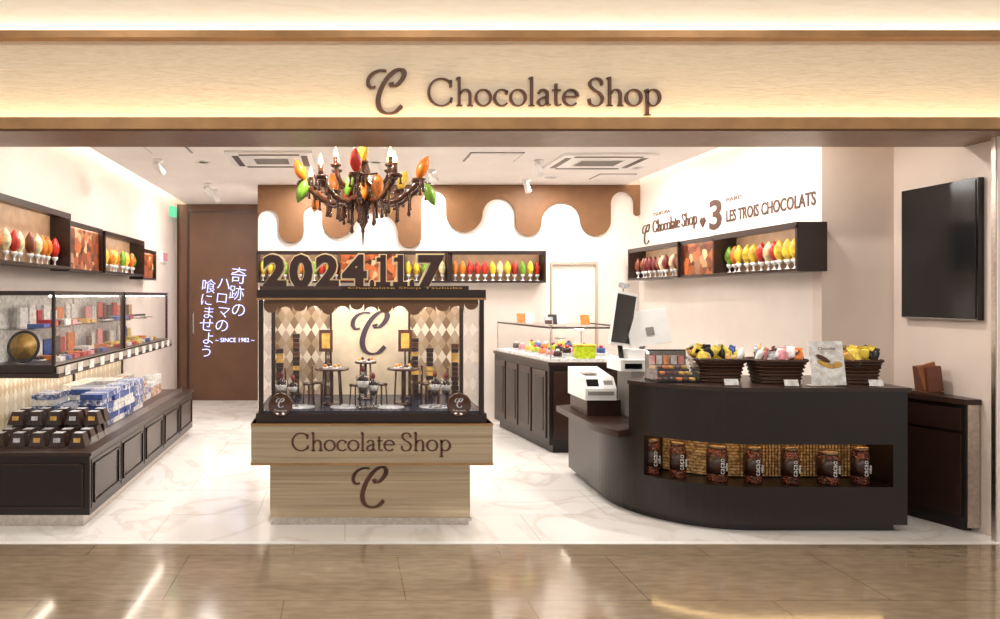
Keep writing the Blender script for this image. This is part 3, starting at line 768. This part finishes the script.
# ------------------------------------------------------------------ right rear refrigerated case
b = B()
A = [(1.73, 8.1), (1.94, 6.65), (2.75, 6.65), (2.75, 8.1)]
def ins(p, d): return [(p[0][0] + d, p[0][1] - d), (p[1][0] + d, p[1][1] + d), (p[2][0] - d, p[2][1] + d), (p[3][0] - d, p[3][1] - d)]
b.prism(ins(A, .05), 0, .08, DARK); b.prism(A, .08, .84, DARK); b.prism(ins(A, -.012), .84, .87, DARK2)
def lp(t, d):
    x = 1.94 + (1.73 - 1.94) * t; y = 6.65 + 1.45 * t; return (x - d, y)
def faceplate(t0, t1, z0, z1, d0, d1, mat):
    p = [lp(t0, d0), lp(t1, d0), lp(t1, d1), lp(t0, d1)]; b.prism(p, z0, z1, mat)
for i in range(4):
    t0 = .04 + i * .24; t1 = t0 + .21
    faceplate(t0, t1, .14, .78, 0, .012, DARK2); faceplate(t0 + .03, t1 - .03, .2, .72, .012, .018, DARK)
b.box(1.98, 2.70, 6.635, 6.65, .14, .78, DARK2)
b.prism(ins(A, .02), .87, .9, PC['white'])
for (p, q) in (((1.755, 8.07), (1.96, 6.67)), ((1.96, 6.67), (2.73, 6.67)), ((2.73, 6.67), (2.73, 8.07))):
    b.quad((p[0], p[1], .9), (q[0], q[1], .9), (q[0], q[1], 1.19), (p[0], p[1], 1.19), GLASS)
b.prism(ins(A, .02), 1.19, 1.197, ACRY)
for (p) in ((1.96, 6.67), (2.73, 6.67), (1.76, 8.06), (2.72, 8.06)): b.cyl((p[0], p[1], .9), .008, .297, STEEL, 10)
b.tube([(1.76, 8.06, 1.197), (1.96, 6.67, 1.197), (2.73, 6.67, 1.197), (2.73, 8.06, 1.197)], .010, DARK2)
b.box(2.3, 2.32, 6.8, 8.0, 1.17, 1.19, LEDW)
b.done('refrigerated_cake_case', .002)
b = B()
for i in range(7):
    for j in range(4):
        x = 2.06 + j * .17 - .02 * i; y = 6.78 + i * .19
        if j > 0 and i < 1: continue
        b.box(x - .06, x + .06, y - .06, y + .06, .901, .915 + .02 * (j % 2), PC['silver'])
        k = random.choice(['pink', 'white', 'yellow', 'choc', 'orange', 'blue', 'lime', 'pink', 'white'])
        z = .915 + .02 * (j % 2)
        b.cyl((x, y, z), .042, .05, PC[k], 16, .038); b.blob((x, y, z + .06), .02, .02, .015, PC[random.choice(['red', 'white', 'choc'])])
b.done('assorted_cakes')
for x, y, k, h in ((1.93, 7.3, 'white', .12), (1.90, 7.55, 'orange', .10), (2.02, 6.95, 'silver', .08), (2.12, 7.15, 'black', .1), (2.26, 7.3, 'white', .13), (2.40, 7.0, 'orange', .1)):
    b = B(); R = Matrix.Rotation(-.25, 3, 'X'); b.box(x - .045, x + .045, y, y + .006, 1.212, 1.212 + h, PC[k], R); b.box(x - .035, x + .035, y - .004, y, 1.22, 1.212 + h * .6, PC['brown'], R)
    b.box(x - .045, x + .045, y - .01, y + .05, 1.2075, 1.214, ACRY); b.done('menu_card_stand')
b = B()
b.box(2.22, 2.40, 6.70, 6.82, .901, 1.02, PC['lime']); b.box(2.21, 2.41, 6.69, 6.83, 1.02, 1.035, PC['yellow']); b.done('lime_gift_box', .004)

# ------------------------------------------------------------------ curved cashier counter
CX, CY, RR = 2.63, 5.18, .75
def arcp(off, t0, t1, n=24):
    return [(CX - (RR - off) * math.cos(math.radians(t0 + (t1 - t0) * i / n)), CY - (RR - off) * math.sin(math.radians(t0 + (t1 - t0) * i / n))) for i in range(n + 1)]
XE = 3.56; YE = 5.12
def full(off): return [(1.90 + off, 5.95 - off)] + arcp(off, 0, 90) + [(XE - off, 4.43 + off), (XE - off, YE - max(off, 0)), (2.75, YE - max(off, 0)), (2.75, 5.95 - off)]
b = B()
b.prism(full(.05), 0, .05, DARK)
b.prism(full(0), .05, .29, DARK)
b.prism([(2.14, 5.95)] + arcp(.24, 0, 90) + [(XE - .05, 4.67), (XE - .05, YE), (2.75, YE), (2.75, 5.95)], .29, .58, DARK)
b.prism(arcp(.235, 36, 90) + [(3.47, 4.665), (3.47, 4.672)] + arcp(.242, 90, 36), .30, .57, WICK)
b.prism([(1.90, 5.95)] + arcp(0, 0, 36) + arcp(.26, 36, 0) + [(2.16, 5.95)], .29, .53, DARK)
b.prism(arcp(0, 24, 36) + arcp(.26, 36, 24), .53, .58, DARK)
b.box(3.47, XE, 4.43, 4.9, .29, .58, DARK)
up = arcp(0, 27, 90) + [(XE, 4.43), (XE, YE), (2.17, YE)]
b.prism(up, .58, .895, DARK)
b.prism(arcp(-.015, 27, 90) + [(XE + .015, 4.415), (XE + .015, YE + .01), (2.15, YE + .01)], .895, .92, DARK2)
b.prism([(1.78, 5.9)] + arcp(-.1, 0, 27) + arcp(.3, 27, 0) + [(2.75, 5.25), (2.75, 5.95), (1.9, 5.95)], .53, .578, DARK2)
b.prism(arcp(.06, 38, 90) + [(3.45, 4.49), (3.45, 4.505)] + arcp(.075, 90, 38), .572, .58, LEDN)
b.prism(arcp(.0, 36, 90) + [(3.47, 4.43), (3.47, 4.436)] + arcp(.006, 90, 36), .56, .58, DARK)
for i in range(40):
    x = 2.63 + i * .021; b.box(x, x + .003, 4.660, 4.666, .30, .57, PC['brown'])
for i in range(12):
    z = .312 + i * .0215; b.prism(arcp(.231, 36, 90) + [(3.47, 4.661), (3.47, 4.665)] + arcp(.235, 90, 36), z, z + .003, PC['brown'])
b.done('curved_cashier_counter')

LID = M('jar_lid', (150, 120, 90), .3, .6)
for px, yy in ((652, 4.80), (678, 4.70), (717, 4.60), (753, 4.55), (790, 4.53), (828, 4.53), (860, 4.53)):
    x = (px - 345) * yy / 700; b = B(); r = .05 if px not in (717, 828) else .062; h = .215 if px != 828 else .19
    b.lathe([(r * .96, 0), (r, .006), (r, h - .02), (r * .9, h - .01), (r * .85, h)], (x, yy, .291), BEAN, 24)
    b.lathe([(r + .002, .05), (r + .003, .05), (r + .003, .165), (r + .002, .165)], (x, yy, .291), PC['choc'], 24)
    b.lathe([(r * .95, 0), (r * .95, .02), (r * .3, .024)], (x, yy, .291 + h), LID, 20)
    b.font('cacao', Matrix.Translation((x + .012, yy - r - .006, .291 + .055)) @ face_cam(0, 0, 0) @ Matrix.Rotation(pi / 2, 4, 'Z'), PC['white'], .10, .05, .002, -.0005)
    b.font('nibs', Matrix.Translation((x + .034, yy - r - .004, .291 + .075)) @ face_cam(0, 0, 0) @ Matrix.Rotation(pi / 2, 4, 'Z'), PC['white'], .05, .022, .002)
    b.done('cocoa_bean_jar')

def pouch(b, x, y, z, k, s=1.0):
    R = Matrix.Rotation(random.uniform(-.6, .6), 3, 'Y') @ Matrix.Rotation(random.uniform(-.5, .3), 3, 'X') @ Matrix.Rotation(random.uniform(0, 3), 3, 'Z')
    b.blob((x, y, z), .035 * s, .02 * s, .045 * s, k, R, .6, 12, 8)
    c = Vector((x, y, z)) + R @ Vector((0, 0, .05 * s))
    b.box(c.x - .03 * s, c.x + .03 * s, c.y - .002, c.y + .002, c.z - .012, c.z + .012, k, R)
    c = Vector((x, y, z)) + R @ Vector((0, -.018 * s, 0))
    b.box(c.x - .018, c.x + .018, c.y - .004, c.y + .004, c.z - .014, c.z + .014, PC[random.choice(['white', 'gold', 'choc', 'black'])], R)
def basket(x, y, w, cols):
    b = B(); z = .921; h = .15
    vs = []
    def ring(hw, hd, zz, n=28):
        o = []
        for i in range(n):
            a = 2 * pi * i / n; c, s_ = math.cos(a), math.sin(a)
            o.append((x + hw * math.copysign(abs(c) ** .55, c), y + hd * math.copysign(abs(s_) ** .55, s_), zz))
        return o
    n = 28; levels = [(.76, 0), (.82, .05), (.88, .1), (.97, h), (.9, h), (.82, .08), (.7, .012)]
    for k, dz in levels: vs += ring(w / 2 * k, w * .36 * k, z + dz)
    fs = [(i * n + j, i * n + (j + 1) % n, (i + 1) * n + (j + 1) % n, (i + 1) * n + j) for i in range(len(levels) - 1) for j in range(n)]
    fs += [tuple(range(n))[::-1], tuple(range(n * 6, n * 7))]
    b.add(vs, fs, BASK, True)
    for k, dz in ((.77, .008), (.80, .03), (.83, .055), (.86, .08), (.90, .105), (.94, .13), (.98, h)):
        r = ring(w / 2 * k * 1.01, w * .36 * k * 1.01, z + dz); b.tube(r + [r[0]], .007 if dz < h else .012, BASK, 6)
    for i in range(44):
        pouch(b, x + random.uniform(-.40, .40) * w, y + random.uniform(-.26, .26) * w, z + h * .8 + random.uniform(0, .08), PC[random.choice(cols)], .85)
    b.done('wicker_snack_basket')
basket(2.545, 4.80, .345, ['black', 'blue', 'white', 'gold', 'black', 'yellow', 'silver'])
basket(2.90, 4.72, .35, ['white', 'gold', 'orange', 'pink', 'silver', 'white', 'brown'])
basket(3.42, 4.68, .27, ['yellow', 'black', 'yellow', 'white', 'gold', 'black'])
b = B(); R = Matrix.Rotation(-.15, 3, 'X')
b.box(2.99, 3.21, 4.50, 4.505, .928, 1.21, PC['white'], R)
b.blob((3.12, 4.505, 1.00), .07, .004, .028, POD['orange'], R); b.blob((3.09, 4.498, 1.06), .06, .004, .018, PC['gold'], R @ Matrix.Rotation(.4, 3, 'Y')); b.blob((3.07, 4.494, 1.10), .05, .004, .014, PC['brown'], R @ Matrix.Rotation(.5, 3, 'Y')); b.blob((3.16, 4.49, 1.06), .03, .004, .02, PC['gold'], R)
b.font('Chocolat', face_cam(3.03, 4.485, 1.155), PC['brown'], .11, .026, .002); b.box(3.02, 3.15, 4.505, 4.508, .945, .95, PC['brown'], R); b.box(3.02, 3.12, 4.505, 4.508, .96, .965, PC['brown'], R)
b.box(2.99, 3.21, 4.47, 4.56, .9205, .926, ACRY); b.done('menu_sign_stand')
b = B(); x0, x1, y0, y1 = 2.08, 2.36, 4.66, 4.86
b.box(x0, x1, y0, y1, .921, .932, BLACK)
for i in range(6):
    for j in range(3): b.cyl((x0 + .03 + i * .044, y0 + .04 + j * .055, .932 + .035 * j), .02, .02, PC[random.choice(['brown', 'gold', 'choc', 'orange'])], 14)
for j in range(3): b.box(x0 + .005, x1 - .005, y0 + .02 + j * .055, y0 + .07 + j * .055, .93, .93 + .035 * j + .002, PC['choc'])
for i in range(5):
    b.box(x0 + .02 + i * .05, x0 + .058 + i * .05, y1 - .03, y1 - .025, 1.03, 1.09, PC[['pink', 'white', 'orange', 'silver', 'red'][i]])
b.box(x0, x1, y1 - .012, y1 - .006, .932, 1.13, BLACK)
b.add([(x0, y0, .932), (x1, y0, .932), (x1, y0, 1.03), (x0, y0, 1.03), (x0, y1, 1.13), (x1, y1, 1.13), (x0, y1, .932), (x1, y1, .932)], [(0, 1, 2, 3), (3, 2, 5, 4), (0, 3, 4, 6), (1, 7, 5, 2)], ACRY)
b.done('acrylic_cookie_display')

# cash register
b = B()
b.box(1.86, 2.12, 5.38, 5.78, .5785, .70, DARK2)
b.box(1.84, 2.08, 5.36, 5.78, .70, .79, WHITE); b.box(1.86, 2.06, 5.355, 5.36, .74, .77, GREY)
b.add([(1.84, 5.36, .79), (2.08, 5.36, .79), (2.08, 5.78, .79), (1.84, 5.78, .79), (1.84, 5.42, .87), (2.08, 5.42, .87), (2.08, 5.78, .92), (1.84, 5.78, .92)], [(0, 1, 5, 4), (1, 2, 6, 5), (2, 3, 7, 6), (3, 0, 4, 7), (4, 5, 6, 7)], WHITE)
b.box(1.87, 1.97, 5.47, 5.6, .885, .895, GREY); b.box(1.86, 1.95, 5.385, 5.392, .80, .86, BLACK, Matrix.Rotation(-.5, 3, 'X')); b.box(1.99, 2.06, 5.385, 5.392, .80, .85, GREY, Matrix.Rotation(-.5, 3, 'X'))
b.box(2.16, 2.36, 5.28, 5.55, .5785, .93, GREY)
b.box(2.08, 2.36, 5.28, 5.56, .93, 1.02, WHITE); b.box(2.11, 2.24, 5.275, 5.28, .95, .99, BLACK); b.box(2.16, 2.32, 5.33, 5.52, 1.02, 1.09, WHITE)
b.box(2.10, 2.34, 5.277, 5.28, 1.003, 1.007, GREY)
b.tube([(2.3, 5.42, 1.09), (2.32, 5.44, 1.20), (2.34, 5.46, 1.3)], .022, GREY)
R = Matrix.Rotation(-.14, 3, 'Y') @ Matrix.Rotation(-.15, 3, 'X')
b.box(2.18, 2.50, 5.40, 5.42, 1.12, 1.39, WHITE, R); b.box(2.21, 2.47, 5.42, 5.425, 1.15, 1.36, SCREEN, R); b.box(2.32, 2.38, 5.388, 5.40, 1.20, 1.26, GREY, R)
b.tube([(2.14, 5.42, 1.02), (2.12, 5.42, 1.2)], .02, BLACK)
R2 = Matrix.Rotation(.14, 3, 'Y') @ Matrix.Rotation(.6, 3, 'Z')
b.box(2.00, 2.26, 5.35, 5.375, 1.12, 1.53, WHITE, R2); b.box(2.01, 2.25, 5.345, 5.35, 1.14, 1.51, SCREEN, R2)
b.box(2.06, 2.2, 5.34, 5.345, 1.56, 1.60, PC['silver'], R2); b.box(2.12, 2.13, 5.345, 5.35, 1.52, 1.57, GREY)
b.done('cash_register', .006)
b = B(); R = Matrix.Rotation(-.5, 3, 'X')
b.box(2.22, 2.31, 4.97, 5.09, .922, .96, BLACK); b.box(2.225, 2.305, 4.97, 4.99, .935, 1.09, BLACK, R); b.box(2.235, 2.295, 4.966, 4.97, 1.02, 1.08, GREY, R)
b.done('card_payment_terminal', .004)
for x, y in ((2.44, 4.50), (2.80, 4.46), (3.34, 4.46)):
    b = B(); b.box(x, x + .09, y, y + .003, .926, .967, PC['white'], Matrix.Rotation(-.3, 3, 'X')); b.box(x, x + .09, y - .005, y + .03, .921, .925, ACRY); b.done('price_card')

# ------------------------------------------------------------------ right back cabinet, stand, TV
b = B()
P = [(3.70, 5.12), (3.94, 4.44), (4.02, 4.44), (4.02, 5.12)]
b.prism([(3.75, 5.1), (3.96, 4.48), (4.01, 4.48), (4.01, 5.1)], 0, .06, DARK); b.prism(P, .06, .81, DARK)
b.prism([(3.68, 5.125), (3.92, 4.425), (4.025, 4.425), (4.025, 5.125)], .81, .845, DARK2)
for t0, t1 in ((.04, .5), (.53, .97)):
    q = [(3.70 + .24 * t, 5.12 - .68 * t) for t in (t0, t1)]
    b.prism([q[0], q[1], (q[1][0] - .012, q[1][1] - .004), (q[0][0] - .012, q[0][1] - .004)], .10, .62, FRAME)
    b.prism([q[0], q[1], (q[1][0] - .012, q[1][1] - .004), (q[0][0] - .012, q[0][1] - .004)], .64, .78, FRAME)
b.box(3.945, 4.02, 4.432, 4.44, 0.03, .81, STEEL)
b.done('back_counter_cabinet', .002)
b = B()
b.prism([(3.84, 4.66), (3.99, 4.66), (3.99, 4.82), (3.84, 4.82)], .846, .86, PC['brown'])
b.box(3.85, 3.97, 4.68, 4.69, .88, 1.05, M('tan_leather', (150, 92, 58), .5), Matrix.Rotation(-.3, 3, 'Y'))
b.box(3.88, 3.98, 4.66, 4.78, .86, 1.03, M('brown_leather', (104, 60, 40), .5), Matrix.Rotation(-.12, 3, 'Y'))
b.done('leather_tablet_stand', .006)
b = B(); b.box(XN - .04, XN - .002, 4.41, 5.02, 1.345, 2.25, BLACK); b.box(XN - .045, XN - .04, 4.425, 5.005, 1.36, 2.235, SCREEN); b.box(XN - .046, XN - .04, 4.42, 5.01, 1.345, 1.353, GREY)
b.done('wall_television', .004)

# ------------------------------------------------------------------ added mall lamps, out of view, to light the front floor
for x in (-2.2, .7, 3.4):
    b = B(); b.box(x - .62, x + .62, .78, 1.22, 4.15, 4.2, WHITE); ob = b.done('added_mall_lamp')
    lamp(ob, 'added_mall_light', (x, 1.0, 4.14), 1.2, .4, 55, (1, .94, .86))
b = B(); b.box(-6, 8, -3.5, 4.24, 4.2, 4.3, CEIL); b.done('ceiling_mall')

w = bpy.data.worlds.new('world'); sc.world = w; w.use_nodes = True
bg = w.node_tree.nodes['Background']; bg.inputs[0].default_value = (1, .95, .90, 1); bg.inputs[1].default_value = .7

cam = bpy.data.cameras.new('camera'); co = bpy.data.objects.new('camera', cam); sc.collection.objects.link(co)
co.location = (0, 0, 1.5); co.rotation_euler = (pi / 2, 0, 0)
cam.lens = 25.2; cam.sensor_width = 36; cam.sensor_fit = 'HORIZONTAL'; cam.shift_x = .155; cam.shift_y = -.0135; cam.clip_start = .05
sc.camera = co
sc.view_settings.view_transform = 'Standard'
sc.view_settings.look = 'None'
